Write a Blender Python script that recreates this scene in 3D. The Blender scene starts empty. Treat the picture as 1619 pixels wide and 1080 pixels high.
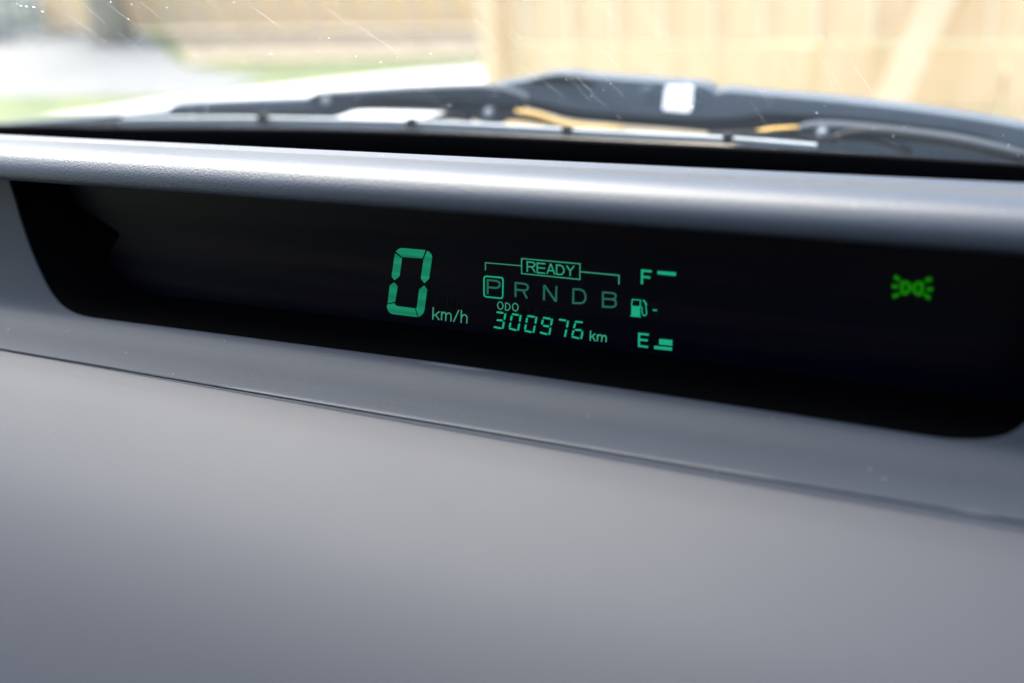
import bpy, bmesh, math, random
from mathutils import Vector, Matrix
random.seed(7)
S = bpy.context.scene
C = S.collection

# ---------------------------------------------------------------- camera
W, HPX, FPX = 1619.0, 1080.0, 1574.0
EYE = Vector((0.0, 0.0, 1.15))                       # driver's side eye point, ground at z = 0
ax = Vector((3600, -460, 1574)).normalized()         # car's lateral axis seen from the camera
az0 = Vector((-304.9, 3000, 1574)).normalized()
az = (az0 - ax * az0.dot(ax)).normalized()
ay = az.cross(ax)
ROT = Matrix((ax, ay, az))                           # camera -> world
cam = bpy.data.cameras.new('camera')
cam.sensor_width = 36.0
cam.lens = 35.0
cam.clip_start = 0.02
cam.clip_end = 2000
cam.dof.use_dof = True
cam.dof.focus_distance = 0.518
cam.dof.aperture_fstop = 3.2
co = bpy.data.objects.new('camera', cam)
co.matrix_world = Matrix.Translation(EYE) @ ROT.to_4x4()
C.objects.link(co)
S.camera = co

# ---------------------------------------------------------------- world, sun, exposure
w = bpy.data.worlds.new('World')
S.world = w
w.use_nodes = True
nt = w.node_tree
bg = nt.nodes['Background']
sky = nt.nodes.new('ShaderNodeTexSky')
sky.sky_type = 'NISHITA'
sky.sun_disc = False
sky.sun_elevation = math.radians(60)
sky.sun_rotation = math.radians(-60)
sky.air_density = 1.0
sky.dust_density = 5.0
sky.ozone_density = 1.0
nt.links.new(sky.outputs[0], bg.inputs[0])
bg.inputs[1].default_value = 0.12
sl = bpy.data.lights.new('sun', 'SUN')
sl.energy = 2.0
sl.angle = math.radians(60)
sl.color = (1.0, 0.97, 0.93)
so = bpy.data.objects.new('sun', sl)
el, rt = math.radians(60), math.radians(-60)
sd = Vector((math.sin(rt) * math.cos(el), math.cos(rt) * math.cos(el), math.sin(el)))
so.rotation_euler = sd.to_track_quat('Z', 'Y').to_euler()
C.objects.link(so)
S.view_settings.view_transform = 'Standard'
S.view_settings.look = 'None'
S.view_settings.exposure = 2.28
S.view_settings.gamma = 1.0
EXPO = 2.0 ** S.view_settings.exposure


# ---------------------------------------------------------------- helpers
def V(x, y, z):                                       # metres from the eye point -> world
    return Vector((x, y, z + EYE.z))


def ray(u, v):
    return ROT @ Vector((u - W / 2, HPX / 2 - v, -FPX))


def onY(u, v, y):                                     # point of an upright sheet y metres ahead
    d = ray(u, v)
    return EYE + d * (y / d.y)


def onground(u, v, z=0.0):
    d = ray(u, v)
    return EYE + d * ((z - EYE.z) / d.z)


def onplane(u, v, p0, n):
    d = ray(u, v)
    return EYE + d * ((p0 - EYE).dot(n) / d.dot(n))


def link(name, me, mat=None, parent=None):
    o = bpy.data.objects.new(name, me)
    C.objects.link(o)
    if mat:
        me.materials.append(mat)
    if parent:
        o.parent = parent
    return o


def mesh(name, verts, faces, mat=None, parent=None, smooth=False):
    me = bpy.data.meshes.new(name)
    me.from_pydata([tuple(v) for v in verts], [], faces)
    me.update()
    if smooth:
        for p in me.polygons:
            p.use_smooth = True
    return link(name, me, mat, parent)


def thing(name, label, cat, loc=(0, 0, 0), group=None):
    o = bpy.data.objects.new(name, None)
    o.empty_display_size = 0.02
    C.objects.link(o)
    o['label'] = label
    o['category'] = cat
    if group:
        o['group'] = group
    return o


def tag(o, label=None, cat=None, group=None, kind=None):
    for k, v in (('label', label), ('category', cat), ('group', group), ('kind', kind)):
        if v:
            o[k] = v
    return o


def solid(o, t, off=-1.0):
    m = o.modifiers.new('thickness', 'SOLIDIFY')
    m.thickness = t
    m.offset = off
    m.use_even_offset = False
    return o


def spline(pts, n=8):                                 # Catmull-Rom through the points
    P = [Vector(p) for p in pts]
    out = []
    for i in range(len(P) - 1):
        a = P[max(i - 1, 0)]
        b = P[i]
        c = P[i + 1]
        d = P[min(i + 2, len(P) - 1)]
        for k in range(n):
            t = k / n
            out.append(0.5 * ((2 * b) + (c - a) * t + (2 * a - 5 * b + 4 * c - d) * t * t + (3 * b - a - 3 * c + d) * t ** 3))
    out.append(P[-1])
    return out


def loft(name, rows, mat, parent=None, smooth=True, flip=False):
    n = len(rows[0])
    vs = [p for r in rows for p in r]
    fs = []
    for i in range(len(rows) - 1):
        for j in range(n - 1):
            f = (i * n + j, i * n + j + 1, (i + 1) * n + j + 1, (i + 1) * n + j)
            fs.append(f[::-1] if flip else f)
    return mesh(name, vs, fs, mat, parent, smooth)


def box_bm(bm, lo, hi):
    vs = [bm.verts.new((x, y, z)) for x in (lo[0], hi[0]) for y in (lo[1], hi[1]) for z in (lo[2], hi[2])]
    for f in ((0, 1, 3, 2), (4, 6, 7, 5), (0, 4, 5, 1), (2, 3, 7, 6), (0, 2, 6, 4), (1, 5, 7, 3)):
        bm.faces.new([vs[i] for i in f])


def box(name, lo, hi, mat, parent=None, bevel=0.0):
    bm = bmesh.new()
    box_bm(bm, lo, hi)
    if bevel:
        bmesh.ops.bevel(bm, geom=bm.edges[:], offset=bevel, segments=2, affect='EDGES', profile=0.5)
    bmesh.ops.recalc_face_normals(bm, faces=bm.faces[:])
    me = bpy.data.meshes.new(name)
    bm.to_mesh(me)
    bm.free()
    return link(name, me, mat, parent)


def slab(name, outline, depth, mat, parent=None, bevel=0.0, seg=3):
    """closed outline of world points, given real thickness away from the viewer, edges rounded"""
    bm = bmesh.new()
    f = [bm.verts.new(p) for p in outline]
    face = bm.faces.new(f)
    face.normal_update()
    if face.normal.y > 0:
        face.normal_flip()
    ret = bmesh.ops.extrude_face_region(bm, geom=[face])
    nv = [e for e in ret['geom'] if isinstance(e, bmesh.types.BMVert)]
    bmesh.ops.translate(bm, verts=nv, vec=Vector((0, depth, 0)))
    bmesh.ops.recalc_face_normals(bm, faces=bm.faces[:])
    if bevel:
        caps = [fc for fc in bm.faces if len(fc.verts) == len(outline)]
        es = set(e for fc in caps for e in fc.edges)
        bmesh.ops.bevel(bm, geom=list(es), offset=bevel, segments=seg, affect='EDGES', profile=0.5, clamp_overlap=True)
    bmesh.ops.triangulate(bm, faces=[fc for fc in bm.faces if len(fc.verts) > 4])
    me = bpy.data.meshes.new(name)
    bm.to_mesh(me)
    bm.free()
    for p in me.polygons:
        p.use_smooth = True
    o = link(name, me, mat, parent)
    m = o.modifiers.new('split', 'EDGE_SPLIT')
    m.split_angle = math.radians(50)
    return o


def tube(name, pts, r, mat, parent=None, seg=10, flat=1.0):
    P = [Vector(p) for p in pts]
    vs, fs = [], []
    for i, p in enumerate(P):
        t = (P[min(i + 1, len(P) - 1)] - P[max(i - 1, 0)]).normalized()
        s = t.cross(Vector((0, 0, 1))).normalized()
        q = s.cross(t)
        rr = r[i] if isinstance(r, (list, tuple)) else r
        for k in range(seg):
            a = 2 * math.pi * k / seg
            vs.append(p + s * math.cos(a) * rr * flat + q * math.sin(a) * rr)
    for i in range(len(P) - 1):
        for k in range(seg):
            fs.append((i * seg + k, i * seg + (k + 1) % seg, (i + 1) * seg + (k + 1) % seg, (i + 1) * seg + k))
    fs.append(tuple(range(seg))[::-1])
    fs.append(tuple((len(P) - 1) * seg + k for k in range(seg)))
    return mesh(name, vs, fs, mat, parent, True)


# ---------------------------------------------------------------- materials
def mat(name, col, rough=0.5, spec=0.5, metal=0.0):
    m = bpy.data.materials.new(name)
    m.use_nodes = True
    b = m.node_tree.nodes['Principled BSDF']
    b.inputs['Base Color'].default_value = (*col, 1)
    b.inputs['Roughness'].default_value = rough
    b.inputs['Specular IOR Level'].default_value = spec
    b.inputs['Metallic'].default_value = metal
    return m


def node(m, kind, **kw):
    n = m.node_tree.nodes.new(kind)
    for k, v in kw.items():
        setattr(n, k, v)
    return n


def noise(m, scale, detail=4, rough=0.6, stretch=(1, 1, 1)):
    tc = node(m, 'ShaderNodeTexCoord')
    mp = node(m, 'ShaderNodeMapping')
    mp.inputs['Scale'].default_value = stretch
    n = node(m, 'ShaderNodeTexNoise')
    n.inputs['Scale'].default_value = scale
    n.inputs['Detail'].default_value = detail
    n.inputs['Roughness'].default_value = rough
    L = m.node_tree.links
    L.new(tc.outputs['Object'], mp.inputs[0])
    L.new(mp.outputs[0], n.inputs['Vector'])
    return n


def ramp(m, src, stops):
    r = node(m, 'ShaderNodeValToRGB')
    e = r.color_ramp.elements
    while len(e) < len(stops):
        e.new(0.5)
    for i, (p, c) in enumerate(stops):
        e[i].position = p
        e[i].color = (*c, 1) if len(c) == 3 else c
    m.node_tree.links.new(src, r.inputs[0])
    return r


def varied(name, c1, c2, scale, rough=0.8, spec=0.3, stretch=(1, 1, 1), bump=0.0, c3=None):
    m = mat(name, c1, rough, spec)
    n = noise(m, scale, 6, 0.65, stretch)
    st = [(0.3, c1), (0.7, c2)] if c3 is None else [(0.25, c1), (0.5, c2), (0.75, c3)]
    r = ramp(m, n.outputs['Fac'], st)
    b = m.node_tree.nodes['Principled BSDF']
    m.node_tree.links.new(r.outputs[0], b.inputs['Base Color'])
    if bump:
        bp = node(m, 'ShaderNodeBump')
        bp.inputs['Strength'].default_value = bump
        bp.inputs['Distance'].default_value = 0.02
        m.node_tree.links.new(n.outputs['Fac'], bp.inputs['Height'])
        m.node_tree.links.new(bp.outputs[0], b.inputs['Normal'])
    return m


def grained_plastic(name, col, rough=0.42, dust=True, grain=0.5):
    m = mat(name, col, rough, 0.5)
    L = m.node_tree.links
    b = m.node_tree.nodes['Principled BSDF']
    tc = node(m, 'ShaderNodeTexCoord')
    v = node(m, 'ShaderNodeTexVoronoi')
    v.feature = 'SMOOTH_F1'
    v.inputs['Scale'].default_value = 1250
    v.inputs['Smoothness'].default_value = 0.6
    n = node(m, 'ShaderNodeTexNoise')
    n.inputs['Scale'].default_value = 700
    n.inputs['Detail'].default_value = 3
    add = node(m, 'ShaderNodeMath', operation='ADD')
    bp = node(m, 'ShaderNodeBump')
    bp.inputs['Strength'].default_value = grain
    bp.inputs['Distance'].default_value = 0.0005
    L.new(tc.outputs['Object'], v.inputs['Vector'])
    L.new(tc.outputs['Object'], n.inputs['Vector'])
    L.new(v.outputs['Distance'], add.inputs[0])
    L.new(n.outputs['Fac'], add.inputs[1])
    L.new(add.outputs[0], bp.inputs['Height'])
    L.new(bp.outputs[0], b.inputs['Normal'])
    # handling wear: slightly uneven colour and gloss
    n2 = node(m, 'ShaderNodeTexNoise')
    n2.inputs['Scale'].default_value = 18
    n2.inputs['Detail'].default_value = 5
    L.new(tc.outputs['Object'], n2.inputs['Vector'])
    r2 = ramp(m, n2.outputs['Fac'], [(0.3, tuple(c * 0.98 for c in col)), (0.7, tuple(c * 1.02 for c in col))])
    mr = node(m, 'ShaderNodeMapRange')
    mr.inputs['To Min'].default_value = rough - 0.02
    mr.inputs['To Max'].default_value = rough + 0.02
    L.new(n2.outputs['Fac'], mr.inputs['Value'])
    L.new(mr.outputs[0], b.inputs['Roughness'])
    src = r2.outputs[0]
    if dust:
        dv = node(m, 'ShaderNodeTexVoronoi')
        dv.inputs['Scale'].default_value = 190
        L.new(tc.outputs['Object'], dv.inputs['Vector'])
        lt = node(m, 'ShaderNodeMath', operation='LESS_THAN')
        lt.inputs[1].default_value = 0.07
        sep = node(m, 'ShaderNodeSeparateColor')
        gt = node(m, 'ShaderNodeMath', operation='GREATER_THAN')
        gt.inputs[1].default_value = 0.8
        mul = node(m, 'ShaderNodeMath', operation='MULTIPLY')
        mul2 = node(m, 'ShaderNodeMath', operation='MULTIPLY')
        mul2.inputs[1].default_value = 0.5
        mix = node(m, 'ShaderNodeMixRGB')
        mix.inputs[2].default_value = (0.6, 0.6, 0.6, 1)
        L.new(dv.outputs['Distance'], lt.inputs[0])
        L.new(dv.outputs['Color'], sep.inputs[0])
        L.new(sep.outputs[0], gt.inputs[0])
        L.new(lt.outputs[0], mul.inputs[0])
        L.new(gt.outputs[0], mul.inputs[1])
        L.new(mul.outputs[0], mul2.inputs[0])
        L.new(mul2.outputs[0], mix.inputs[0])
        L.new(src, mix.inputs[1])
        src = mix.outputs[0]
    L.new(src, b.inputs['Base Color'])
    return m


def glow(name, col, stripes=0.0):
    m = bpy.data.materials.new(name)
    m.use_nodes = True
    t = m.node_tree
    t.nodes.remove(t.nodes['Principled BSDF'])
    e = t.nodes.new('ShaderNodeEmission')
    e.inputs[0].default_value = (*col, 1)
    e.inputs[1].default_value = 1.0 / EXPO
    if stripes:
        n = noise(m, 260, 2, 0.5, (0.06, 1, 1))
        mr = node(m, 'ShaderNodeMapRange')
        mr.inputs['From Min'].default_value = 0.3
        mr.inputs['From Max'].default_value = 0.7
        mr.inputs['To Min'].default_value = (1 - stripes) / EXPO
        mr.inputs['To Max'].default_value = (1 + stripes) / EXPO
        t.links.new(n.outputs['Fac'], mr.inputs['Value'])
        t.links.new(mr.outputs[0], e.inputs[1])
    t.links.new(e.outputs[0], t.nodes['Material Output'].inputs[0])
    return m


M = {}
M['dash'] = grained_plastic('grey_grained_plastic', (0.030, 0.0385, 0.054), 0.37, grain=0.24)
M['fascia'] = grained_plastic('grey_satin_plastic', (0.029, 0.0375, 0.053), 0.56, grain=0.15)
M['panel'] = grained_plastic('grey_soft_plastic', (0.0158, 0.0208, 0.0335), 0.57, dust=False, grain=0.05)
M['black'] = mat('black_plastic', (0.0015, 0.0015, 0.002), 0.8, 0.03)
M['frit'] = mat('black_ceramic', (0.0015, 0.0015, 0.002), 0.7, 0.03)
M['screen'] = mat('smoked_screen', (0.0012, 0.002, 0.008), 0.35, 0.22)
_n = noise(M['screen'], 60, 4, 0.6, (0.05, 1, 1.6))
_r = node(M['screen'], 'ShaderNodeMapRange')
_r.inputs['To Min'].default_value = 0.2
_r.inputs['To Max'].default_value = 0.55
M['screen'].node_tree.links.new(_n.outputs['Fac'], _r.inputs['Value'])
M['screen'].node_tree.links.new(_r.outputs[0], M['screen'].node_tree.nodes['Principled BSDF'].inputs['Roughness'])
_r2 = ramp(M['screen'], _n.outputs['Fac'], [(0.40, (0.0012, 0.002, 0.008)), (0.72, (0.010, 0.006, 0.009))])  # faint brownish reflections painted into the base colour as stretched noise
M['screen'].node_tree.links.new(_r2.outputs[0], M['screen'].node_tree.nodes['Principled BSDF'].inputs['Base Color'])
M['wiper'] = varied('satin_black_metal', (0.072, 0.092, 0.115), (0.086, 0.107, 0.130), 40, 0.7, 0.2)
M['arm'] = varied('dark_arm_metal', (0.028, 0.037, 0.048), (0.038, 0.048, 0.060), 40, 0.7, 0.2)
M['rubber'] = mat('black_rubber', (0.004, 0.004, 0.005), 0.6, 0.15)
M['sticker'] = mat('white_sticker', (0.93, 0.94, 0.95), 0.5, 0.4)
M['bolt'] = mat('grey_bolt', (0.35, 0.36, 0.38), 0.4, 0.5)
M['pale_trim'] = varied('pale_glass_edge', (0.20, 0.23, 0.24), (0.27, 0.30, 0.31), 30, 0.4, 0.5)
M['sliver'] = varied('yellow_sliver', (0.50, 0.33, 0.07), (0.38, 0.23, 0.05), 60, 0.6, 0.3)
M['paint'] = mat('silver_paint', (0.36, 0.37, 0.38), 0.16, 0.5, 0.75)
M['paint'].node_tree.nodes['Principled BSDF'].inputs['Coat Weight'].default_value = 0.6
M['paint'].node_tree.nodes['Principled BSDF'].inputs['Coat Roughness'].default_value = 0.12
M['headlining'] = varied('headlining', (0.20, 0.20, 0.21), (0.25, 0.25, 0.26), 90, 0.9, 0.1)
M['door_trim'] = mat('door_trim', (0.10, 0.10, 0.11), 0.6, 0.3)
G1 = {'digit': glow('display_green', (0.010, 0.225, 0.118), 0.3),
      'ghost': glow('display_ghost_glow', (0.0035, 0.0055, 0.006)),  # unlit marks, given a faint glow so they show
      'bright': glow('display_bright_green', (0.012, 0.36, 0.19), 0.1),
      'text': glow('display_text_green', (0.030, 0.30, 0.175), 0.1),
      'fine': glow('display_fine_green', (0.045, 0.26, 0.165)),
      'dim': glow('display_dim_green', (0.018, 0.118, 0.082), 0.1),
      'icon': glow('tell_tale_green', (0.006, 0.15, 0.002))}

# ---------------------------------------------------------------- ground and sky side
XL, XR = -1.08, 0.55                                  # car's inner sides


def gsheet(name, px, z, m, label=None):
    o = mesh(name, [onground(u, v, z) for u, v in px], [tuple(range(len(px)))], m)
    if o.data.polygons[0].normal.z < 0:
        o.data.flip_normals()
    o['kind'] = 'structure'
    return o


M['grass'] = varied('lawn_grass', (0.095, 0.12, 0.065), (0.14, 0.165, 0.09), 3, 0.9, 0.1, bump=0.3, c3=(0.19, 0.20, 0.09))
M['concrete'] = varied('pale_concrete', (0.145, 0.15, 0.15), (0.21, 0.215, 0.215), 1.2, 0.85, 0.2)
M['path'] = varied('white_paving', (0.46, 0.47, 0.47), (0.56, 0.57, 0.57), 2, 0.85, 0.2)
M['soil'] = varied('leaf_strewn_soil', (0.22, 0.19, 0.14), (0.36, 0.31, 0.23), 6, 0.9, 0.1, bump=0.3)
M['timber'] = varied('warm_timber', (0.72, 0.56, 0.36), (0.80, 0.65, 0.45), 3, 0.7, 0.2, (6, 6, 0.6), c3=(0.64, 0.47, 0.27))
M['batten'] = varied('pale_timber', (0.82, 0.74, 0.62), (0.86, 0.80, 0.68), 3, 0.7, 0.2, (6, 6, 0.6))
M['tan'] = varied('tan_timber', (0.86, 0.58, 0.30), (0.90, 0.66, 0.38), 3, 0.7, 0.2, (6, 6, 0.6))
M['base_timber'] = varied('honey_timber', (0.73, 0.58, 0.36), (0.81, 0.67, 0.46), 4, 0.7, 0.2, (5, 1, 0.4), c3=(0.63, 0.50, 0.27))
M['bark'] = varied('bark', (0.42, 0.37, 0.28), (0.56, 0.50, 0.38), 8, 0.9, 0.1, (3, 3, 0.5), bump=0.5)
M['leaves'] = varied('shrub_leaves', (0.05, 0.07, 0.04), (0.14, 0.15, 0.09), 5, 0.7, 0.2)

g = mesh('ground', [(-400, -400, 0), (400, -400, 0), (400, 400, 0), (-400, 400, 0)], [(0, 1, 2, 3)], M['grass'])
g['kind'] = 'structure'
M['straw'] = varied('dry_grass', (0.42, 0.33, 0.17), (0.55, 0.45, 0.26), 5, 0.9, 0.1, bump=0.3, c3=(0.34, 0.28, 0.13))
o = mesh('dry_grass', [(-1.6, -3, 0.006), (6, -3, 0.006), (6, 3.36, 0.006), (-1.6, 3.36, 0.006)], [(0, 1, 2, 3)], M['straw'])  # ground made straw-coloured to bounce warm light onto the fence
o['kind'] = 'structure'
gsheet('driveway', [(-350, 168), (-100, 152), (330, 150), (420, 125), (285, 104), (250, 72), (215, 42), (-300, 40)], 0.004, M['concrete'])
gsheet('path', [(70, 188), (300, 154), (400, 143), (500, 131), (650, 115), (790, 104), (900, 96), (900, 260), (300, 300), (70, 260)], 0.012, M['path'])
gsheet('flower_bed', [(300, 100), (560, 94), (780, 88), (800, 38), (560, 42), (260, 46)], 0.008, M['soil'])

# ---------------------------------------------------------------- bonnet, scuttle, roof: the car's body
body = thing('car_body', 'silver car bonnet glinting through the gaps beneath the dark wipers', 'car')
rows = []
prof = spline([(0.80, -0.295), (0.95, -0.305), (1.2, -0.350), (1.5, -0.425), (1.72, -0.50), (1.85, -0.57), (1.90, -0.64), (1.91, -0.75)], 5)
xc = (XL + XR) / 2
hw = (XR - XL) / 2 + 0.04
for yz in prof:
    r = []
    for k in range(41):
        q = -1 + 2 * k / 40
        q = math.copysign(abs(q) ** 0.8, q)
        e = max(0, abs(q) - 0.90) / 0.10
        z = yz[1] - 0.055 * q * q * (yz[0] - 0.8) + 0.012 * math.exp(-((abs(q) - 0.82) / 0.1) ** 2) - 0.014 * q * q - 0.16 * e * e
        r.append(V(xc + q * hw, yz[0] - 0.10 * q * q * (yz[0] - 0.8), z))
    rows.append(r)
solid(loft('bonnet', rows, M['paint'], body), 0.004)
for s in (-1, 1):
    x = xc + s * (hw + 0.002)
    box('wing', (min(x, x + s * 0.04), 0.75, 0.45), (max(x, x + s * 0.04), 1.7, 0.58), M['paint'], body, 0.015)
box('scuttle_panel', (XL, 0.742, EYE.z - 0.335), (XR, 0.80, EYE.z - 0.296), M['paint'], body, 0.008)
rr = []
for yz in spline([(0.02, 0.115), (-0.2, 0.150), (-0.7, 0.17), (-1.4, 0.15), (-2.0, 0.08)], 4):
    rr.append([V(xc + hw * q, yz[0], yz[1] - 0.03 * q ** 4) for q in [-1 + k / 8 for k in range(17)]])
solid(loft('roof', rr, M['headlining'], body), 0.03)
for s in (-1, 1):
    x = xc + s * hw
    a, b = V(x, 0.74, -0.25), V(x - s * 0.06, 0.03, 0.10)
    tube('windscreen_pillar', [a, a.lerp(b, .5) + Vector((0, 0, 0.01)), b], 0.035, M['door_trim'], body)
    box('door_panel', (min(x, x + s * 0.06), -1.9, 0.25), (max(x, x + s * 0.06), 0.75, EYE.z - 0.28), M['door_trim'], body, 0.02)
for sx in (-0.92, -0.14):  # unseen seats, added to block light from behind
    sb = box('seat_back', (sx, -0.80, 0.50), (sx + 0.54, -0.62, 1.12), M['door_trim'], body, 0.06)
    box('head_rest', (sx + 0.14, -0.78, 1.16), (sx + 0.40, -0.66, 1.28), M['door_trim'], body, 0.04)
box('cabin_floor', (XL, -2.0, 0.20), (XR, 0.9, 0.24), M['door_trim'], body)
box('rear_light_block', (XL, -1.95, 0.245), (XR, -1.85, 1.235), M['door_trim'], body, 0.02)  # unseen closed rear, added to cut light where a rear window would be

# ---------------------------------------------------------------- dashboard
dash = thing('dashboard', 'grey grained plastic dashboard with a long black recessed display opening', 'dashboard')
XS = [-1.04 + 1.55 * k / 60 for k in range(61)]
# brow: the padded roll above the display
brow = spline([(0.56, -0.235), (0.50, -0.196), (0.455, -0.1625), (0.43, -0.1506), (0.415, -0.1466), (0.405, -0.1450), (0.398, -0.1449), (0.392, -0.1464),
               (0.388, -0.1495), (0.3856, -0.1530), (0.3846, -0.1568), (0.3850, -0.1590), (0.3875, -0.1608), (0.394, -0.1612), (0.412, -0.1602), (0.460, -0.158)], 7)
brow = [p * 0.94 for p in brow]
o = loft('brow', [[V(x, p[0], p[1]) for x in XS] for p in brow], M['dash'], dash)
# fascia: face round the opening and the lip below it, one surface with the opening cut in it
FP0, FP1 = Vector((0, 0.392, -0.152)), Vector((0, 0.3655, -0.2305))
FN = Vector((1, 0, 0)).cross(FP1 - FP0).normalized()
def bez(a, b, c, n):
    a, b, c = Vector(a), Vector(b), Vector(c)
    return [a * (1 - t) ** 2 + b * 2 * t * (1 - t) + c * t * t for t in [k / n for k in range(n + 1)]]


fprof = spline([(0.3955, -0.1416), (0.392, -0.152), (0.3835, -0.177), (0.3752, -0.202), (0.3692, -0.2185), (0.3642, -0.2302), (0.3590, -0.2352), (0.3515, -0.2387),
                (0.3420, -0.2408), (0.3325, -0.2418)], 8)
fprof += [Vector((0.3322, -0.24185)), Vector((0.33215, -0.2432)), Vector((0.3321, -0.2450))]
fprof.append(Vector((0.3320, -0.2472)))
cum = [0.0]
for i in range(1, len(fprof)):
    cum.append(cum[-1] + (fprof[i] - fprof[i - 1]).length)


def prof_at(s):
    s = min(max(s, 0), cum[-1])
    for i in range(1, len(cum)):
        if s <= cum[i]:
            t = (s - cum[i - 1]) / (cum[i] - cum[i - 1])
            return fprof[i - 1].lerp(fprof[i], t)
    return fprof[-1]


def s_of_z(z):
    for i in range(1, len(cum)):
        if fprof[i][1] <= z:
            t = (z - fprof[i - 1][1]) / (fprof[i][1] - fprof[i - 1][1])
            return cum[i - 1] + t * (cum[i] - cum[i - 1])
    return cum[-1]


open_px = [(12, 285), (20, 306), (30, 342), (44, 385), (58, 420), (72, 450), (85, 471), (99, 486), (116, 496), (140, 502.5), (180, 508), *[(x, 508 + .1432 * (x - 180) - 6 * math.sin(math.pi * (x - 180) / 1320)) for x in range(310, 1481, 130)], (1522, 697.5), (1555, 697),
           (1585, 693), (1609, 682), (1633, 660), (1655, 625), (1675, 575), (1690, 520), (1712, 440), (1725, 385)]
open_px = [tuple(p) for p in spline(open_px, 3)]
P0w = EYE + FP0
ring = []
for u, v in open_px:
    d = ray(u, v)
    r_ = d.z / d.y
    k = next((k for k in range(1, len(fprof)) if fprof[k][1] / fprof[k][0] <= r_), len(fprof) - 1)
    ra, rb = fprof[k - 1][1] / fprof[k - 1][0], fprof[k][1] / fprof[k][0]
    t = min(1.0, max(0.0, (ra - r_) / (ra - rb)))
    yy = fprof[k - 1][0] + (fprof[k][0] - fprof[k - 1][0]) * t
    ring.append((d.x / d.y * yy, cum[k - 1] + (cum[k] - cum[k - 1]) * t))
ring[0] = (ring[0][0], 0.0)
ring[-1] = (ring[-1][0], 0.0)
xl, xr = ring[0][0], ring[-1][0]
# outer path: down the far left, along the seam, up the far right
outer = []
N = len(ring)
il = 27
irr = N - 21
for i, (x, s) in enumerate(ring):
    if i <= il:
        t = i / il
        if t < 0.6:
            outer.append((-1.04, cum[-1] * t / 0.6))
        else:
            outer.append((-1.04 + (x + 1.04) * (t - 0.6) / 0.4, cum[-1]))
    elif i >= irr:
        t = (i - irr) / (N - 1 - irr)
        if t > 0.4:
            outer.append((0.51, cum[-1] * (1 - (t - 0.4) / 0.6)))
        else:
            outer.append((x + (0.51 - x) * t / 0.4, cum[-1]))
    else:
        outer.append((x, cum[-1]))
rows = []
for k in range(41):
    t = k / 40
    r = []
    for a, b in zip(ring, outer):
        x = a[0] + (b[0] - a[0]) * t
        s = a[1] + (b[1] - a[1]) * t
        y, z = prof_at(s)
        r.append(V(x, y, z))
    rows.append(r)
# turned-in edge of the opening
first = rows[0]
cen = sum(first, Vector()) / len(first)
rows.insert(0, [p + Vector((0, 0.0005, 0)) + (cen - p).normalized() * 0.0003 for p in first])
rows.insert(0, [p + Vector((0, 0.0012, 0)) + (cen - p).normalized() * 0.0003 for p in first])
o = loft('fascia', rows, M['fascia'], dash, flip=True)
o.modifiers.new('split', 'EDGE_SPLIT').split_angle = math.radians(35)
# lower panel: lid of the compartment below the seam
lp = spline([(0.3225, -0.24335), (0.308, -0.2486), (0.285, -0.2594), (0.26, -0.2727), (0.235, -0.2885), (0.21, -0.3065), (0.18, -0.330), (0.15, -0.355), (0.10, -0.398)], 7)


def panel_row(x):                                     # the panel's top edge is rolled more and more towards the right
    k = min(1.0, max(0.0, (x + 0.55) / 0.5))
    e = Vector((0.3286 - 0.0036 * k, -0.24055 - 0.0014 * k))
    return bez((0.3303, -0.2480), (0.3303, -0.23995 - 0.0010 * k), e, 8) + lp[1:]


cols = [panel_row(x) for x in XS]
loft('lower_panel', [[V(x, c[i][0], c[i][1]) for x, c in zip(XS, cols)] for i in range(len(cols[0]))], M['panel'], dash)
box('seam_backing', (-1.03, 0.325, EYE.z - 0.262), (0.5, 0.337, EYE.z - 0.2432), M['fascia'], dash)
loft('defroster_cover', [[V(x, p[0], p[1]) for x in XS] for p in spline([(0.505, -0.212), (0.60, -0.262), (0.745, -0.290)], 4)], M['black'], dash)

# ---------------------------------------------------------------- instrument display
disp = thing('instrument_display', 'wide black digital instrument display showing 0 km/h in green', 'digital display')
SP0 = V(0, 0.409, -0.205)
SN = Vector((0, -1, 0.10)).normalized()


def scr(u, v, lift=0.0):
    return onplane(u, v, SP0 - Vector((0, lift, 0)), SN)


# black recess between opening and screen
inner = []
for i, p in enumerate(first):
    q = p - EYE
    n = SN
    base = EYE + Vector((q.x, 0, q.z))
    yy = SP0.y - ((base.z - SP0.z) * SN.z) / SN.y
    inner.append(Vector((q.x + (0.018 if i < N // 3 else (0.04 if i > 2 * N // 3 else 0)), yy + 0.001, base.z - 0.004)))
lip_in = rows[0]
loft('recess', [[p + (p - cen).normalized() * 0.0002 + Vector((0, 0.0001, 0)) for p in lip_in],
                [a.lerp(b, .5) for a, b in zip(lip_in, inner)], inner], M['black'], disp, smooth=False)
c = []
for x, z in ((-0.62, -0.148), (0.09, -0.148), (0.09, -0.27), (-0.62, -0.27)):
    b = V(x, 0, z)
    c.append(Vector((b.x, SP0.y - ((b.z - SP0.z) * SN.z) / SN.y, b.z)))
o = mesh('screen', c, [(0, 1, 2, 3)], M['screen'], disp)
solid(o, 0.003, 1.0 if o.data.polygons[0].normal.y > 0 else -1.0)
# folded end cheek at the far left of the recess
ch = [scr(20, 290, .001), scr(90, 306, .001), scr(182, 366, 0.001), scr(187, 372, 0.001), scr(182, 380, 0.001), scr(140, 450, 0.001), scr(110, 530, .001), scr(0, 430, .001)]
slab('end_cheek', ch, 0.0008, M['black'], disp)
S.view_layers[0].update()

LIFT = [0.0006]


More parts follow.
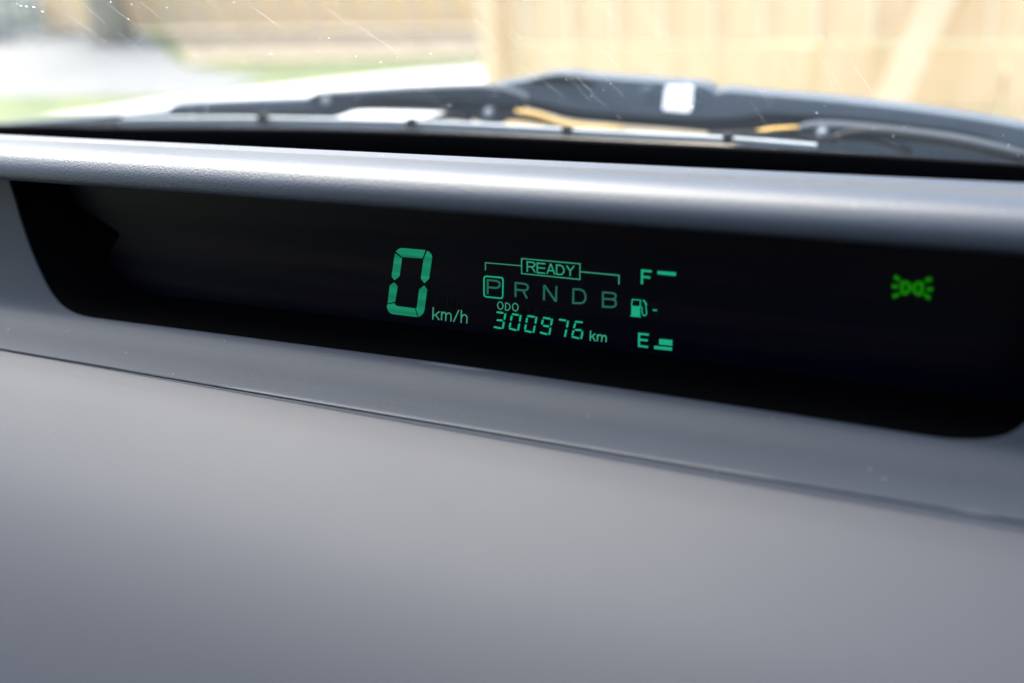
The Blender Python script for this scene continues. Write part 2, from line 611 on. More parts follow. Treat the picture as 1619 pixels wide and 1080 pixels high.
def strokes(name, lst, wpx, m, parent, closed=False):
    """flat lit marks: each stroke is a mitred strip laid on the screen"""
    vs, fs = [], []
    for pts in lst:
        cl = closed or (len(pts) > 2 and pts[0] == pts[-1])
        P = [Vector(p) for p in (pts[:-1] if (len(pts) > 2 and pts[0] == pts[-1]) else pts)]
        n = len(P)
        L, R = [], []
        for i in range(n):
            a = P[i - 1] if (i > 0 or cl) else None
            b = P[(i + 1) % n] if (i < n - 1 or cl) else None
            d1 = (P[i] - a).normalized() if a is not None else None
            d2 = (b - P[i]).normalized() if b is not None else None
            if d1 is None:
                d1 = d2
            if d2 is None:
                d2 = d1
            n1 = Vector((-d1.y, d1.x))
            n2 = Vector((-d2.y, d2.x))
            mm = n1 + n2
            if mm.length < 1e-4:
                mm = n1
            mm.normalize()
            k = (wpx / 2) / max(0.5, mm.dot(n1))
            L.append(P[i] + mm * k)
            R.append(P[i] - mm * k)
        LIFT[0] += 0.000004
        o0 = len(vs)
        for l, r in zip(L, R):
            vs += [scr(l.x, l.y, LIFT[0]), scr(r.x, r.y, LIFT[0])]
        for i in range(n if cl else n - 1):
            j = (i + 1) % n
            fs.append((o0 + 2 * i, o0 + 2 * i + 1, o0 + 2 * j + 1, o0 + 2 * j))
    return mesh(name, vs, fs, m, parent)


def polys(name, lst, m, parent):
    vs, fs = [], []
    for p in lst:
        LIFT[0] += 0.000004
        fs.append(tuple(range(len(vs), len(vs) + len(p))))
        vs += [scr(u, v, LIFT[0]) for u, v in p]
    return mesh(name, vs, fs, m, parent)


def fr(ox, oy, k):
    def f(*pts):
        return [(ox + x / k, oy + y / k) for x, y in pts]
    return f


def arc(pts, n=5):
    return [tuple(p) for p in spline(pts, n)]


def ell(cx, cy, rx, ry, n=20, sh=0.0):
    p = [(cx + rx * math.cos(2 * math.pi * i / n), cy + ry * math.sin(2 * math.pi * i / n) + sh * rx * math.cos(2 * math.pi * i / n)) for i in range(n)]
    return p + [p[0]]


A = fr(600, 380, 7.7125)
B = fr(755, 395, 10.119)
Cc = fr(850, 410, 10.119)
D = fr(770, 465, 8.095)
E = fr(980, 410, 6.75)
I = fr(1360, 400, 9.82)
# speed: one big digit of six lit segments
first_seg = [A((200, 138), (218, 117), (238, 102), (262, 95), (300, 95), (562, 118), (524, 222), (300, 206), (280, 207)),
             A((188, 157), (276, 218), (245, 440), (182, 487), (147, 440)),
             A((580, 126), (608, 141), (632, 168), (643, 205), (605, 470), (547, 525), (503, 465), (537, 232)),
             A((180, 513), (222, 560), (192, 749), (100, 768), (125, 548)),
             A((545, 551), (583, 600), (547, 860), (528, 900), (500, 925), (472, 933), (445, 832), (455, 815), (483, 598)),
             A((95, 782), (188, 766), (194, 788), (215, 802), (434, 830), (461, 936), (160, 900), (126, 885), (103, 858), (90, 815))]
dg = polys('speed_digit', first_seg[:1], G1['digit'], disp)
dg['label'] = 'large green digit 0'
for p in first_seg:
    polys('segment', [p], G1['digit'], dg)
bpy.data.objects.remove(dg)
dg = bpy.data.objects.new('speed_digit', None)
C.objects.link(dg)
dg.parent = disp
for o in [o for o in C.objects if o.name.startswith('segment')]:
    o.parent = dg


def mchar(x0, y0, x1, yb, x2, yb2, x3, yb3):
    return [[(x0, y0), (x0, yb)], arc([(x0, y0 + 32), (x0 + (x1 - x0) * .45, y0 + 2), (x1 - 6, y0 + 14), (x1, y0 + 40)]) + [(x2, yb2)]]


t = strokes('unit_text', [A((655, 815), (650, 966)), A((733, 868), (656, 925)), A((684, 908), (728, 972)),
                          A((758, 868), (756, 976)), A(*arc([(758, 912), (778, 880), (800, 884), (810, 912)]), (807, 984)),
                          A(*arc([(810, 915), (833, 888), (862, 895), (873, 922)]), (870, 990)),
                          A((968, 850), (902, 994)), A((999, 850), (995, 1008)),
                          A(*arc([(998, 945), (1022, 910), (1052, 914), (1068, 945)]), (1063, 1014))], 2.0, G1['fine'], disp)
t['label'] = 'thin green text km/h'
t = strokes('ready_text', [B((795, 180), (795, 354)), B((795, 193), *arc([(868, 198), (905, 212), (916, 238), (900, 264), (865, 273)]), (795, 268)), B((868, 270), (918, 362)),
                           B((955, 201), (955, 376)), B((955, 213), (1086, 225)), B((955, 285), (1082, 297)), B((955, 364), (1084, 377)),
                           B((1112, 386), (1170, 222)), B((1170, 222), (1236, 396)), B((1138, 330), (1218, 338)),
                           B((1265, 243), (1322, 248), (1362, 270), (1385, 318), (1378, 362), (1345, 396), (1265, 390), (1265, 243)),
                           B((1425, 250), (1482, 338), (1545, 256)), B((1482, 330), (1480, 422))], 2.1, G1['text'], disp)
t['label'] = 'green word READY'
strokes('ready_frame', [[B((705, 140))[0], Cc((678, 74))[0], Cc((675, 322))[0], B((705, 380))[0], B((705, 140))[0]]], 1.7, G1['text'], disp)
strokes('bracket_line', [B((127, 330), (127, 207), (697, 256))], 1.5, G1['fine'], disp)
strokes('bracket_line', [Cc((688, 200), (1302, 258), (1300, 402))], 1.9, G1['text'], disp)
strokes('selector_frame', [B(*arc([(140, 424), (380, 446), (401, 458), (408, 485), (402, 742), (394, 768), (370, 777), (140, 752), (114, 742), (104, 715), (104, 465), (113, 434), (140, 424)][0:1]),
                             (380, 446), (397, 454), (408, 485), (403, 740), (394, 767), (370, 776), (140, 752), (116, 742), (104, 715), (104, 465), (114, 434), (140, 424))], 2.3, G1['bright'], disp)
for nm, st in (('P', [B((162, 468), (162, 712)), B((162, 484), *arc([(290, 496), (342, 518), (356, 556), (338, 596), (290, 612)]), (178, 600))]),
               ('R', [B((608, 516), (608, 758)), B((608, 530), *arc([(745, 543), (793, 565), (806, 602), (788, 640), (740, 650)]), (608, 636)), B((725, 645), (790, 778))]),
               ('N', [B((1066, 562), (1062, 808)), B((1070, 566), (1250, 828)), B((1262, 580), (1254, 832))]),
               ('D', [Cc((572, 478), (680, 484), (738, 512), (768, 575), (764, 640), (735, 690), (685, 704), (568, 698), (572, 478))]),
               ('B', [Cc((1045, 516), (1045, 772)), Cc((1045, 530), *arc([(1185, 540), (1236, 556), (1250, 590), (1232, 628), (1185, 640)]), (1045, 630)),
                      Cc(*arc([(1185, 640), (1238, 660), (1252, 705), (1236, 748), (1190, 766)]), (1045, 756))])):
    o = strokes('gear_letter', st, 3.2, G1['dim'], disp)
    o['label'] = 'dim green letter ' + nm
o = strokes('odometer_text', [D(*ell(170, 148, 35, 47, 18, 0.12)), D((238, 115), (262, 118), (286, 133), (296, 162), (287, 192), (266, 208), (235, 204), (238, 115)),
                              D(*ell(362, 168, 36, 48, 18, 0.12))], 1.7, G1['fine'], disp)
o['label'] = 'small thin word ODO'


def seg(a, b, w=25):
    a, b = Vector(a), Vector(b)
    d = (b - a).normalized()
    n = Vector((-d.y, d.x)) * w / 2
    e = d * w * 0.35
    return D(*[tuple(p) for p in (a - e * .4, a + e + n, b - e + n, b + e * .4, b - e - n, a + e - n)])


for nm, sg in (('3', [((120, 230), (212, 243)), ((236, 245), (222, 328)), ((122, 333), (204, 339)), ((216, 352), (200, 445)), ((84, 420), (186, 440))]),
               ('0', [((318, 256), (410, 269)), ((432, 266), (418, 354)), ((316, 276), (306, 342)), ((302, 364), (286, 428)), ((413, 376), (397, 470)), ((280, 438), (378, 464))]),
               ('0', [((513, 279), (612, 293)), ((633, 290), (618, 380)), ((513, 301), (503, 367)), ((498, 388), (484, 453)), ((612, 402), (594, 497)), ((478, 466), (574, 490))]),
               ('9', [((714, 302), (816, 318)), ((834, 316), (818, 403)), ((714, 326), (703, 391)), ((716, 405), (798, 415)), ((813, 428), (796, 522)), ((676, 490), (774, 516))]),
               ('7', [((918, 325), (1014, 340)), ((1038, 340), (1021, 429)), ((1016, 452), (996, 550))]),
               ('6', [((1122, 352), (1226, 363)), ((1131, 372), (1110, 438)), ((1124, 458), (1212, 463)), ((1109, 464), (1089, 530)), ((1223, 476), (1204, 577)), ((1082, 544), (1182, 569))])):
    o = polys('odometer_digit', [seg(*s) for s in sg], G1['bright'], disp)
    o['label'] = 'small segmented digit ' + nm
o = strokes('distance_unit_text', [D((1326, 466), (1320, 598)), D((1385, 506), (1328, 556)), D((1346, 538), (1386, 604)), D((1414, 516), (1412, 605)),
                                   D(*arc([(1414, 552), (1434, 524), (1460, 528), (1470, 556)]), (1466, 610)),
                                   D(*arc([(1470, 558), (1492, 532), (1516, 538), (1526, 562)]), (1521, 618))], 2.2, G1['text'], disp)
o['label'] = 'small green text km'
o = strokes('full_letter', [E((238, 108), (236, 265)), E((226, 120), (340, 130)), E((238, 186), (326, 196))], 3.6, G1['bright'], disp)
o['label'] = 'green letter F'
polys('fuel_bar', [E((402, 124), (600, 140), (597, 178), (399, 160))], G1['bright'], disp)
strokes('fuel_pump_symbol', [E((126, 500), (132, 428), (220, 437), (216, 502)), E((112, 604), (226, 616)),
                             E((222, 503), (236, 510), (238, 575), (250, 600), (270, 602), (286, 582), (278, 490))], 1.7, G1['bright'], disp)
strokes('pump_nozzle', [E((246, 436), (268, 455), (284, 496))], 2.6, G1['bright'], disp)
polys('pump_body', [E((124, 496), (218, 502), (216, 606), (120, 600))], G1['bright'], disp)
strokes('fuel_bar', [E((350, 541), (398, 545))], 2.2, G1['bright'], disp)
o = strokes('empty_letter', [E((206, 783), (204, 936)), E((194, 795), (310, 805)), E((206, 857), (298, 866)), E((194, 924), (302, 937))], 3.5, G1['bright'], disp)
o['label'] = 'green letter E'
polys('fuel_bar', [E((420, 848), (561, 863), (559, 925), (418, 909))], G1['bright'], disp)
polys('fuel_bar', [E((366, 922), (558, 940), (556, 977), (364, 958))], G1['bright'], disp)
o = strokes('side_light_symbol', [I((650, 470), (650, 610), (700, 625), (760, 580), (775, 540), (750, 485), (700, 455), (650, 470)),
                                  I((960, 480), (955, 620), (905, 640), (850, 600), (830, 545), (855, 490), (910, 465), (960, 480)),
                                  I((610, 425), (530, 360)), I((590, 522), (490, 517)), I((600, 640), (500, 680)),
                                  I((1010, 430), (1110, 402)), I((1030, 565), (1130, 565)), I((1000, 645), (1085, 712))], 7.0, G1['icon'], disp)
o['label'] = 'two small green lamps back to back with rays'

K = fr(590, 370, 3.113)
o = strokes('unlit_unit_text', [K((305, 352), (308, 308), (322, 348), (340, 312), (340, 356)), K((362, 360), (364, 314), (388, 318), (390, 336), (364, 338)),
                                K((410, 366), (414, 320)), K((440, 370), (444, 324)), K((412, 342), (442, 347))], 1.6, G1['ghost'], disp)
o['label'] = 'barely visible unlit text MPH'
o = strokes('unlit_trip_text', [K((752, 358), (786, 362)), K((769, 360), (766, 390)), K((796, 394), (799, 364), (818, 367), (818, 378), (797, 379)), K((806, 379), (818, 397)),
                                K((834, 368), (831, 398)), K((847, 400), (850, 370), (872, 373), (871, 386), (849, 386))], 1.5, G1['ghost'], disp)
o['label'] = 'barely visible unlit text TRIP'
# ---------------------------------------------------------------- windscreen
ws = thing('windscreen', 'dusty sloping windscreen with a black lower border and fine scratches', 'windscreen')
YB = 0.72
base_px = [(-150, 196), (0, 194.5), (120, 195.5), (200, 198), (400, 199), (600, 203), (800, 211), (1000, 221), (1200, 231), (1400, 242), (1619, 256), (1750, 265)]
base = [onY(u, v, YB) for u, v in [tuple(p) for p in spline(base_px, 4)]]
b0 = base[0] + (base[0] - base[1]).normalized() * max(0, base[0].x - XL)
b1 = base[-1] + (base[-1] - base[-2]).normalized() * max(0, XR - base[-1].x)
base = [b0] + base + [b1]
UP = Vector((0, -0.89, 0.456)).normalized()


GN = Vector((1, 0, 0)).cross(UP).normalized()
if GN.y > 0:
    GN = -GN


def glass_mat():
    m = bpy.data.materials.new('dusty_glass')
    m.use_nodes = True
    t = m.node_tree
    t.nodes.remove(t.nodes['Principled BSDF'])
    tr = t.nodes.new('ShaderNodeBsdfTransparent')
    tr.inputs[0].default_value = (0.965, 0.98, 0.975, 1)
    tl = t.nodes.new('ShaderNodeBsdfTranslucent')
    tl.inputs[0].default_value = (0.55, 0.7, 0.85, 1)
    gl = t.nodes.new('ShaderNodeBsdfGlossy')
    gl.inputs['Roughness'].default_value = 0.04
    n = noise(m, 14, 6, 0.7)
    mr = node(m, 'ShaderNodeMapRange')
    mr.inputs['From Min'].default_value = 0.3
    mr.inputs['From Max'].default_value = 0.7
    mr.inputs['To Min'].default_value = 0.005
    mr.inputs['To Max'].default_value = 0.010
    mx = t.nodes.new('ShaderNodeMixShader')
    mx2 = t.nodes.new('ShaderNodeMixShader')
    mx2.inputs[0].default_value = 0.02
    L = t.links
    L.new(n.outputs['Fac'], mr.inputs['Value'])
    L.new(mr.outputs[0], mx.inputs[0])
    L.new(tr.outputs[0], mx.inputs[1])
    L.new(tl.outputs[0], mx.inputs[2])
    L.new(mx.outputs[0], mx2.inputs[1])
    L.new(gl.outputs[0], mx2.inputs[2])
    L.new(mx2.outputs[0], t.nodes['Material Output'].inputs[0])
    return m


M['glass'] = glass_mat()
solid(loft('glass', [[p + UP * t for p in base] for t in (0, 0.25, 0.5, 0.77)], M['glass'], ws), 0.005, 0)
dn = Vector((0, 0.35, -1)).normalized()
solid(loft('black_border', [[p + UP * 0.012 + GN * 0.0045 + dn * t for p in base] for t in (0, 0.03, 0.06)], M['frit'], ws), 0.004, 0)
# pale edge strip along the foot of the glass with dark clips
strip = [tuple(p) for p in spline([(190, 192), (300, 192), (400, 192), (600, 196), (800, 204), (1000, 214.5), (1150, 221), (1290, 231)], 5)]
sw = [5.2 if u < 700 else max(0.8, 5.2 - 4.2 * (u - 700) / 600) for u, v in strip]
so_ = [onY(u, v - h, YB + 0.012) for (u, v), h in zip(strip, sw)] + [onY(u, v + h + 4.0, YB + 0.012) for (u, v), h in list(zip(strip, sw))[::-1]]
slab('edge_strip', so_, 0.006, M['pale_trim'], ws)
for u, v, k in ((413, 188, 8), (648, 196, 8), (895, 208, 8), (1150, 220, 8)):
    pl = [(u - k, v - k * .6), (u - k * .5, v - k), (u + k * .5, v - k), (u + k, v - k * .6), (u + k * .8, v + k), (u - k * .8, v + k)]
    slab('clip', [onY(a, b, YB + 0.006) for a, b in pl], 0.005, M['rubber'], ws, 0.001)
# dust and scratches on the inside of the glass
M['dust'] = bpy.data.materials.new('dust')
M['dust'].use_nodes = True
_t = M['dust'].node_tree
_t.nodes.remove(_t.nodes['Principled BSDF'])
_a = _t.nodes.new('ShaderNodeBsdfTranslucent')
_b = _t.nodes.new('ShaderNodeBsdfDiffuse')
_a.inputs[0].default_value = (0.6, 0.6, 0.6, 1)
_b.inputs[0].default_value = (0.6, 0.6, 0.6, 1)
_m = _t.nodes.new('ShaderNodeAddShader')
_t.links.new(_a.outputs[0], _m.inputs[0])
_t.links.new(_b.outputs[0], _m.inputs[1])
_t.links.new(_m.outputs[0], _t.nodes['Material Output'].inputs[0])
GP = onY(800, 211, YB) + GN * 0.0035


def ong(u, v):
    return onplane(u, v, GP, GN)


vs, fs = [], []
spots = [(27, 6, 1.2), (33, 9, 2.0), (42, 10, 2.4), (53, 11, 2.6), (67, 18, 2), (175, 3, 1.2), (264, 12, 1.4), (203, 30, 1.4), (208, 7, 1.2), (370, 4, 1.2), (428, 85, 2.4),
         (302, 174, 1.6), (326, 173, 2.4), (304, 187, 2.2), (506, 61, 1), (681, 85, 1.5), (602, 98, 1.2), (769, 6, 1), (563, 89, 1.6), (520, 60, 1.6), (710, 167, 2),
         (772, 178, 2.2), (935, 152, 1.3), (954, 142, 1), (965, 132, 1), (895, 126, 1), (875, 181, 1.5), (979, 186, 1.3), (1095, 169, 2.6), (1099, 158, 1), (1105, 161, 1.2),
         (1291, 178, 1.6), (1381, 203, 1.2), (1412, 215, 1.5), (1430, 201, 1), (1595, 229, 1.5), (1594, 233, 1), (1586, 214, 1), (1610, 245, 1.2), (1304, 168, 1)]
for k in range(130):
    u = random.choice([random.uniform(0, 1619), random.gauss(640, 160), random.gauss(250, 150)])
    spots.append((u, random.uniform(-20, 175) ** 1 if random.random() < .5 else random.gauss(30, 45), random.choice([0.4, 0.5, 0.6, 0.8])))
e1 = Vector((1, 0, 0))
for u, v, r in spots:
    p = ong(u, v)
    rr_ = r * (p - EYE).length / FPX * 0.65
    o0 = len(vs)
    n = 7
    for k in range(n):
        a = 2 * math.pi * k / n
        j = random.uniform(.8, 1.2)
        vs.append(p + e1 * math.cos(a) * rr_ * j + UP * math.sin(a) * rr_ * j * 1.6)
    vs.append(p + GN * rr_ * 0.5)
    for k in range(n):
        fs.append((o0 + k, o0 + (k + 1) % n, o0 + n))
o = mesh('dust_specks', vs, fs, M['dust'], ws)
o['kind'] = 'stuff'
vs, fs = [], []
scr_px = [((560, 72), (622, 114)), ((640, 60), (700, 112)), ((566, 40), (640, 90)), ((664, 44), (745, 102)), ((600, 38), (625, 60)), ((655, 136), (706, 172)), ((740, 20), (800, 80)),
          ((855, 124), (898, 160)), ((890, 115), (935, 160)), ((1012, 27), (1045, 58)), ((1072, 107), (1113, 155)), ((1187, 120), (1222, 172)), ((1185, 158), (1212, 198)),
          ((1233, 88), (1254, 120)), ((1285, 40), (1312, 75)), ((1305, 115), (1318, 140)), ((1315, 194), (1333, 232)), ((1392, 218), (1422, 230)), ((1430, 186), (1438, 200)),
          ((770, 0), (800, 26)), ((745, 2), (770, 22)), ((700, 60), (740, 98)), ((300, 45), (345, 80)), ((130, 5), (170, 40)), ((220, 2), (262, 34)), ((450, 90), (490, 122)), ((480, 88), (530, 122))]
for k in range(55):
    u, v = random.uniform(380, 1450) if k % 3 else random.uniform(60, 420), random.uniform(-15, 130)
    l_ = random.uniform(15, 70)
    scr_px.append(((u, v), (u + l_, v + l_ * (0.75 + max(0, u - 700) * 0.0011))))
for a, b in scr_px:
    p, q = ong(*a), ong(*b)
    d = (q - p).normalized()
    s = d.cross(GN).normalized() * random.uniform(0.00002, 0.00005)
    n = 4
    o0 = len(vs)
    for k in range(n + 1):
        c_ = p.lerp(q, k / n) + s * random.uniform(-2, 2)
        wv = math.sin(math.pi * (k + .4) / (n + .8))
        vs += [c_ - s * wv, c_ + s * wv + GN * 0.0001]
    for k in range(n):
        fs.append((o0 + 2 * k, o0 + 2 * k + 1, o0 + 2 * k + 3, o0 + 2 * k + 2))
M['scratch'] = bpy.data.materials.new('glass_scratch')
M['scratch'].use_nodes = True
_t = M['scratch'].node_tree
_t.nodes.remove(_t.nodes['Principled BSDF'])
_a = _t.nodes.new('ShaderNodeBsdfTranslucent')
_a.inputs[0].default_value = (0.9, 0.9, 0.9, 1)
_b = _t.nodes.new('ShaderNodeBsdfTransparent')
_m = _t.nodes.new('ShaderNodeMixShader')
_m.inputs[0].default_value = 0.16
_t.links.new(_b.outputs[0], _m.inputs[1])
_t.links.new(_a.outputs[0], _m.inputs[2])
_t.links.new(_m.outputs[0], _t.nodes['Material Output'].inputs[0])
o = mesh('scratches', vs, fs, M['scratch'], ws)
o['kind'] = 'stuff'

# ---------------------------------------------------------------- wipers
def out(px, y, n=3, close=None):
    return [onY(u, v, y) for u, v in [tuple(p) for p in spline(px, n)]]


big = thing('windscreen_wiper', 'broad dark grey wiper carrying a white square sticker, right of centre', 'wiper')
Y2 = 0.89
top = [(742, 146), (790, 134), (835, 126), (862, 119), (895, 117), (932, 122), (985, 126), (1040, 130), (1098, 134), (1120, 140), (1132, 148), (1146, 144), (1200, 149), (1300, 158), (1400, 169), (1500, 182), (1619, 202), (1720, 224)]
bot = [(1720, 272), (1619, 243), (1560, 218), (1500, 206), (1380, 191), (1300, 185), (1215, 180), (1190, 183), (1150, 188), (1040, 186), (960, 180), (900, 173), (850, 162), (780, 155), (742, 152)]
slab('blade_cover', out(top, Y2, 3) + out(bot, Y2, 3), 0.022, M['wiper'], big, 0.0016)
rb_t = [(1700, 262), (1619, 241), (1560, 216), (1500, 204), (1380, 189), (1300, 183), (1215, 178), (1190, 181), (1150, 186), (1040, 184), (960, 178), (900, 171), (850, 160), (800, 155)][::-1]
rb_b = [(1700, 275), (1619, 252), (1500, 226), (1380, 214), (1300, 212), (1240, 210), (1150, 212), (1060, 204), (1000, 200), (960, 196), (900, 190), (850, 176), (800, 164)]
slab('rubber_blade', out(rb_t, Y2 + 0.006, 3) + out(rb_b, Y2 + 0.006, 3), 0.010, M['rubber'], big, 0.002)
slab('cover_fin', out([(832, 131), (850, 123), (885, 119), (915, 122), (932, 127), (938, 134), (925, 136), (880, 134)], Y2 - 0.004, 3), 0.004, M['rubber'], big, 0.001)
st = [onY(u, v, Y2 - 0.0015 - 0.009 * (v - 135) / 43) for u, v in [(1055, 135), (1093, 136.5), (1096, 139.5), (1092, 175), (1088.5, 178), (1050, 174.5), (1047.5, 171.5), (1052, 138)]]
slab('sticker', st, 0.009, M['sticker'], big)


def disc(name, u, v, y, rpx, depth, m, parent, n=20):
    pts = [(u + rpx * math.cos(2 * math.pi * k / n), v + rpx * math.sin(2 * math.pi * k / n)) for k in range(n)]
    return slab(name, [onY(a, b, y) for a, b in pts], depth, m, parent, 0.0012)


disc('boss', 1022, 149, Y2 - 0.004, 11, 0.006, M['wiper'], big)
# its driving arm on the right
Y3 = 0.835
at = [(1262, 203), (1274, 199), (1300, 197), (1350, 200), (1420, 207), (1500, 217), (1560, 229), (1619, 246), (1700, 272)]
ab = [(1700, 286), (1619, 256), (1560, 236), (1500, 228), (1420, 219), (1370, 215), (1335, 217), (1315, 224), (1296, 225), (1276, 221), (1263, 213)]
slab('arm', out(at, Y3, 3) + out(ab, Y3, 3), 0.014, M['arm'], big, 0.0014)
disc('pivot_cap', 1300, 213, Y3 - 0.003, 13, 0.006, M['wiper'], big)
disc('bolt', 1300, 213, Y3 - 0.006, 8, 0.004, M['bolt'], big)
slab('linkage_cover', out([(1150, 210), (1250, 214), (1330, 212), (1450, 222), (1619, 244), (1720, 262)], 0.905, 3) + out([(1720, 320), (1619, 285), (1450, 262), (1300, 250), (1200, 240), (1150, 228)], 0.905, 3), 0.01, M['wiper'], big, 0.002)
for nm, pts, r in (('washer_hose', [(1120, 214), (1180, 212), (1250, 214), (1290, 222), (1330, 218), (1370, 220), (1410, 229), (1440, 241)], 0.0030),
                   ('tension_rod', [(1315, 222), (1340, 213), (1380, 211), (1440, 217), (1520, 229), (1619, 252)], 0.0042)):
    tube(nm, [onY(u, v, Y3 - 0.006) for u, v in [tuple(p) for p in spline(pts, 4)]], r, M['rubber'], big)

sm = thing('windscreen_wiper', 'slim dark wiper arm reaching left from its round pivot, left of centre', 'wiper')
Y1 = 0.85
at = [(488, 160), (494, 150), (560, 146), (640, 141), (720, 138), (775, 138), (810, 146), (830, 156)]
ab = [(826, 172), (806, 188), (795, 195), (776, 197), (756, 192), (735, 184), (700, 178), (640, 176), (580, 175), (555, 178), (535, 185), (500, 188), (488, 180)]
slab('arm', out(at, Y1, 3) + out(ab, Y1, 3), 0.014, M['arm'], sm, 0.0014)
slab('arm_shoulder', out([(560, 160), (640, 156), (740, 158), (815, 168), (800, 174), (740, 168), (640, 166), (560, 168)], Y1 - 0.002, 3), 0.004, M['rubber'], sm, 0.001)
disc('pivot_cap', 774, 180, Y1 - 0.003, 12, 0.006, M['wiper'], sm)
disc('bolt', 771, 178, Y1 - 0.006, 6, 0.004, M['bolt'], sm)
disc('bolt', 514, 160, Y1 - 0.003, 6, 0.004, M['bolt'], sm)
bt = [(-60, 200), (60, 191), (150, 184), (240, 177), (266, 174), (275, 166), (350, 161), (430, 158), (500, 156)]
bb = [(520, 188), (480, 189), (400, 188), (340, 186), (276, 188), (240, 198), (150, 202), (60, 205), (-60, 210)]
slab('blade', out(bt, Y1 + 0.012, 3) + out(bb, Y1 + 0.012, 3), 0.012, M['wiper'], sm, 0.002)
slab('rubber_blade', out([(150, 191), (280, 183), (340, 178), (400, 176), (500, 174), (530, 177), (528, 187), (480, 190), (400, 190), (280, 189), (150, 195)], Y1 + 0.004, 3), 0.006, M['rubber'], sm, 0.001)
tube('link_rod', [onY(u, v, Y1 - 0.004) for u, v in [tuple(p) for p in spline([(660, 194), (690, 188), (715, 184), (745, 188)], 4)]], 0.004, M['rubber'], sm)
tube('link_rod', [onY(u, v, Y1 - 0.004) for u, v in [tuple(p) for p in spline([(795, 184), (830, 186), (865, 195), (900, 209)], 4)]], 0.0035, M['rubber'], sm)

# thin yellow slivers set under the wipers
def sliver(px, ws_, y, label):
    P = [tuple(p) for p in spline(px, 4)]
    n = len(P)
    vs, fs = [], []
    for i, (u, v) in enumerate(P):
        t = i / (n - 1)
        w_ = ws_ * (0.35 + 0.65 * math.sin(math.pi * min(0.95, 0.15 + t * 0.75)))
        vs += [onY(u, v - w_ / 2, y + 0.004), onY(u, v, y), onY(u, v + w_ / 2, y + 0.003)]
    for i in range(n - 1):
        a = 3 * i
        fs += [(a, a + 1, a + 4, a + 3), (a + 1, a + 2, a + 5, a + 4)]
    o = mesh('wiper_sliver', vs, fs, M['sliver'], None, True)
    solid(o, 0.0008, 0)
    return tag(o, label, 'sliver', 'yellow slivers under the wipers')


sliver([(815, 176), (850, 183), (885, 195), (930, 202), (988, 204)], 9, 0.826, 'long curved yellow leaf right of the left wiper pivot')
sliver([(800, 196), (830, 198), (866, 201)], 7, 0.826, 'short yellow leaf low between left pivot and glass edge')
sliver([(1190, 211), (1220, 206), (1264, 202)], 9, 0.828, 'small yellow leaf just left of the right wiper pivot')

# ---------------------------------------------------------------- fences and planting beyond the bonnet
def fence(label, x0, x1, y, pitch, h, post_left=False, zb=0.03, tm='timber'):
    f = thing('timber_fence', label, 'fence', group='timber fences beyond the bonnet')
    bme = None
    n = int(round((x1 - x0) / pitch))
    for i in range(n):
        x = x0 + i * pitch
        dy = random.uniform(-.006, .006)
        if bme is None:
            a = box('board', (0.004, -0.010, zb), (pitch - 0.004, 0.010, h), M[tm], f, 0.003)
            a.location = (x, y + dy, 0)
            b = box('batten', (-0.007, -0.024, zb), (0.007, -0.012, h), M['batten'], f, 0.003)
            b.location = (x, y, 0)
            bme = (a, b)
        else:
            for s_, d_ in ((bme[0], dy), (bme[1], 0)):
                q = s_.copy()
                C.objects.link(q)
                q.parent = f
                q.location = (x, y + d_, 0)
    for z in (0.25, h - 0.3):
        box('rail', (x0, y + 0.018, z), (x1, y + 0.06, z + 0.09), M['timber'], f, 0.004)
    if post_left:
        box('post', (x0 - 0.005, y - 0.06, 0), (x0 + 0.075, y + 0.04, h + 0.06), M['timber'], f, 0.006)
    return f


NF = fence('warm timber board fence with pale battens, filling the right of the view', -1.683, 3.4, 3.4, 0.169, 1.5, True, 0.43)
for z0, z1 in ((0.02, 0.215), (0.222, 0.418)):
    for k in range(3):
        box('base_board', (-1.683 + 1.75 * k, 3.386 + random.uniform(-.003, .003), z0), (0.061 + 1.75 * k, 3.412, z1), M['base_timber'], NF, 0.003)
fence('farther timber board fence behind the flower bed, left of the corner post', -6.6, -2.6, 5.75, 0.25, 1.5, tm='tan')


def tree(u, v, h, r, lean, label):
    t = thing('tree', label, 'tree')
    b = onground(u, v)
    pts = [b + Vector((lean * k * k * 0.06, 0.02 * math.sin(k * 2), h * k / 6)) for k in range(7)]
    tube('trunk', pts, [r * (1.25 - 0.12 * k) for k in range(7)], M['bark'], t, 12)
    vs, fs = [], []
    topc = pts[-1]
    for k in range(500):
        d = Vector((random.gauss(0, 1), random.gauss(0, 1), random.gauss(0, .8)))
        p = topc + d.normalized() * random.uniform(.3, 1.5) * Vector((1, 1, .8)).length * .6 + Vector((0, 0, .4))
        a = Vector((random.gauss(0, 1), random.gauss(0, 1), random.gauss(0, 1))).normalized() * .06
        c_ = a.cross(Vector((random.gauss(0, 1), random.gauss(0, 1), random.gauss(0, 1)))).normalized() * .04
        o0 = len(vs)
        vs += [p - a, p + c_, p + a, p - c_]
        fs.append((o0, o0 + 1, o0 + 2, o0 + 3))
    mesh('crown', vs, fs, M['leaves'], t)
    return t


tree(182, 66, 4.2, 0.13, 0.3, 'grey brown tree trunk at the far left behind the driveway')


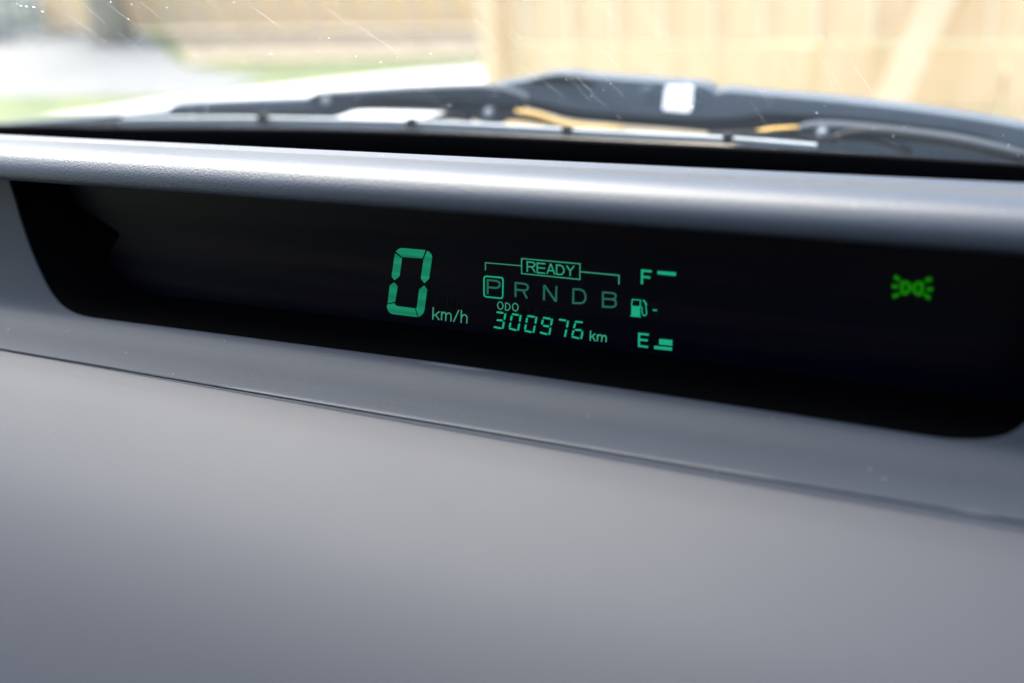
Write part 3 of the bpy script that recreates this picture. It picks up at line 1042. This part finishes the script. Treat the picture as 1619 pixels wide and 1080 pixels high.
def shrub(u, v, r, h, label, m):
    b = onground(u, v)
    t = thing('shrub', label, 'shrub', group='shrubs beyond the bonnet')
    vs, fs = [], []
    for k in range(1500):
        a = random.uniform(0, 2 * math.pi)
        q = math.sqrt(random.random()) * r
        z = random.random() * h * math.sqrt(max(0, 1 - (q / r) ** 2) + .08)
        p = b + Vector((math.cos(a) * q, math.sin(a) * q, z + .02))
        d = Vector((random.gauss(0, 1), random.gauss(0, 1), random.gauss(0, 1))).normalized() * .045
        c_ = d.cross(Vector((random.gauss(0, 1), random.gauss(0, 1), random.gauss(0, 1)))).normalized() * .03
        o0 = len(vs)
        vs += [p - d, p + c_, p + d, p - c_]
        fs.append((o0, o0 + 1, o0 + 2, o0 + 3))
    mesh('foliage', vs, fs, m, t)
    tube('stem', [b, b + Vector((0.01, 0, h * .6))], [.03, .015], M['bark'], t, 8)


M['grey_leaves'] = varied('grey_leaves', (0.34, 0.36, 0.34), (0.48, 0.50, 0.48), 5, 0.7, 0.2)
shrub(70, 36, 0.9, 0.7, 'grey leaved shrub at the top left beyond the driveway', M['grey_leaves'])

# pale plank propped against the fence
pa, pb = onY(1385, 215, 3.18), onY(1512, -60, 3.36)
pd = (pb - pa).normalized()
pa = pa - pd * ((pa.z - 0.02) / pd.z)
pb = pb + pd * 0.5
ps = Vector((0, 1, 0)).cross(pd).normalized() * 0.048
pn = pd.cross(ps).normalized() * 0.014
bm = bmesh.new()
c8 = [bm.verts.new(p + a * ps + b * pn) for p in (pa, pb) for a in (-1, 1) for b in (-1, 1)]
for f in ((0, 1, 3, 2), (4, 6, 7, 5), (0, 4, 5, 1), (2, 3, 7, 6), (0, 2, 6, 4), (1, 5, 7, 3)):
    bm.faces.new([c8[i] for i in f])
bmesh.ops.recalc_face_normals(bm, faces=bm.faces[:])
bmesh.ops.bevel(bm, geom=bm.edges[:], offset=0.003, segments=1, affect='EDGES')
me = bpy.data.meshes.new('plank')
bm.to_mesh(me)
bm.free()
M['plank'] = varied('pale_plank', (0.66, 0.54, 0.36), (0.72, 0.60, 0.43), 4, 0.7, 0.2)
tag(link('plank', me, M['plank']), 'pale plank leaning against the timber fence at the upper right', 'plank')
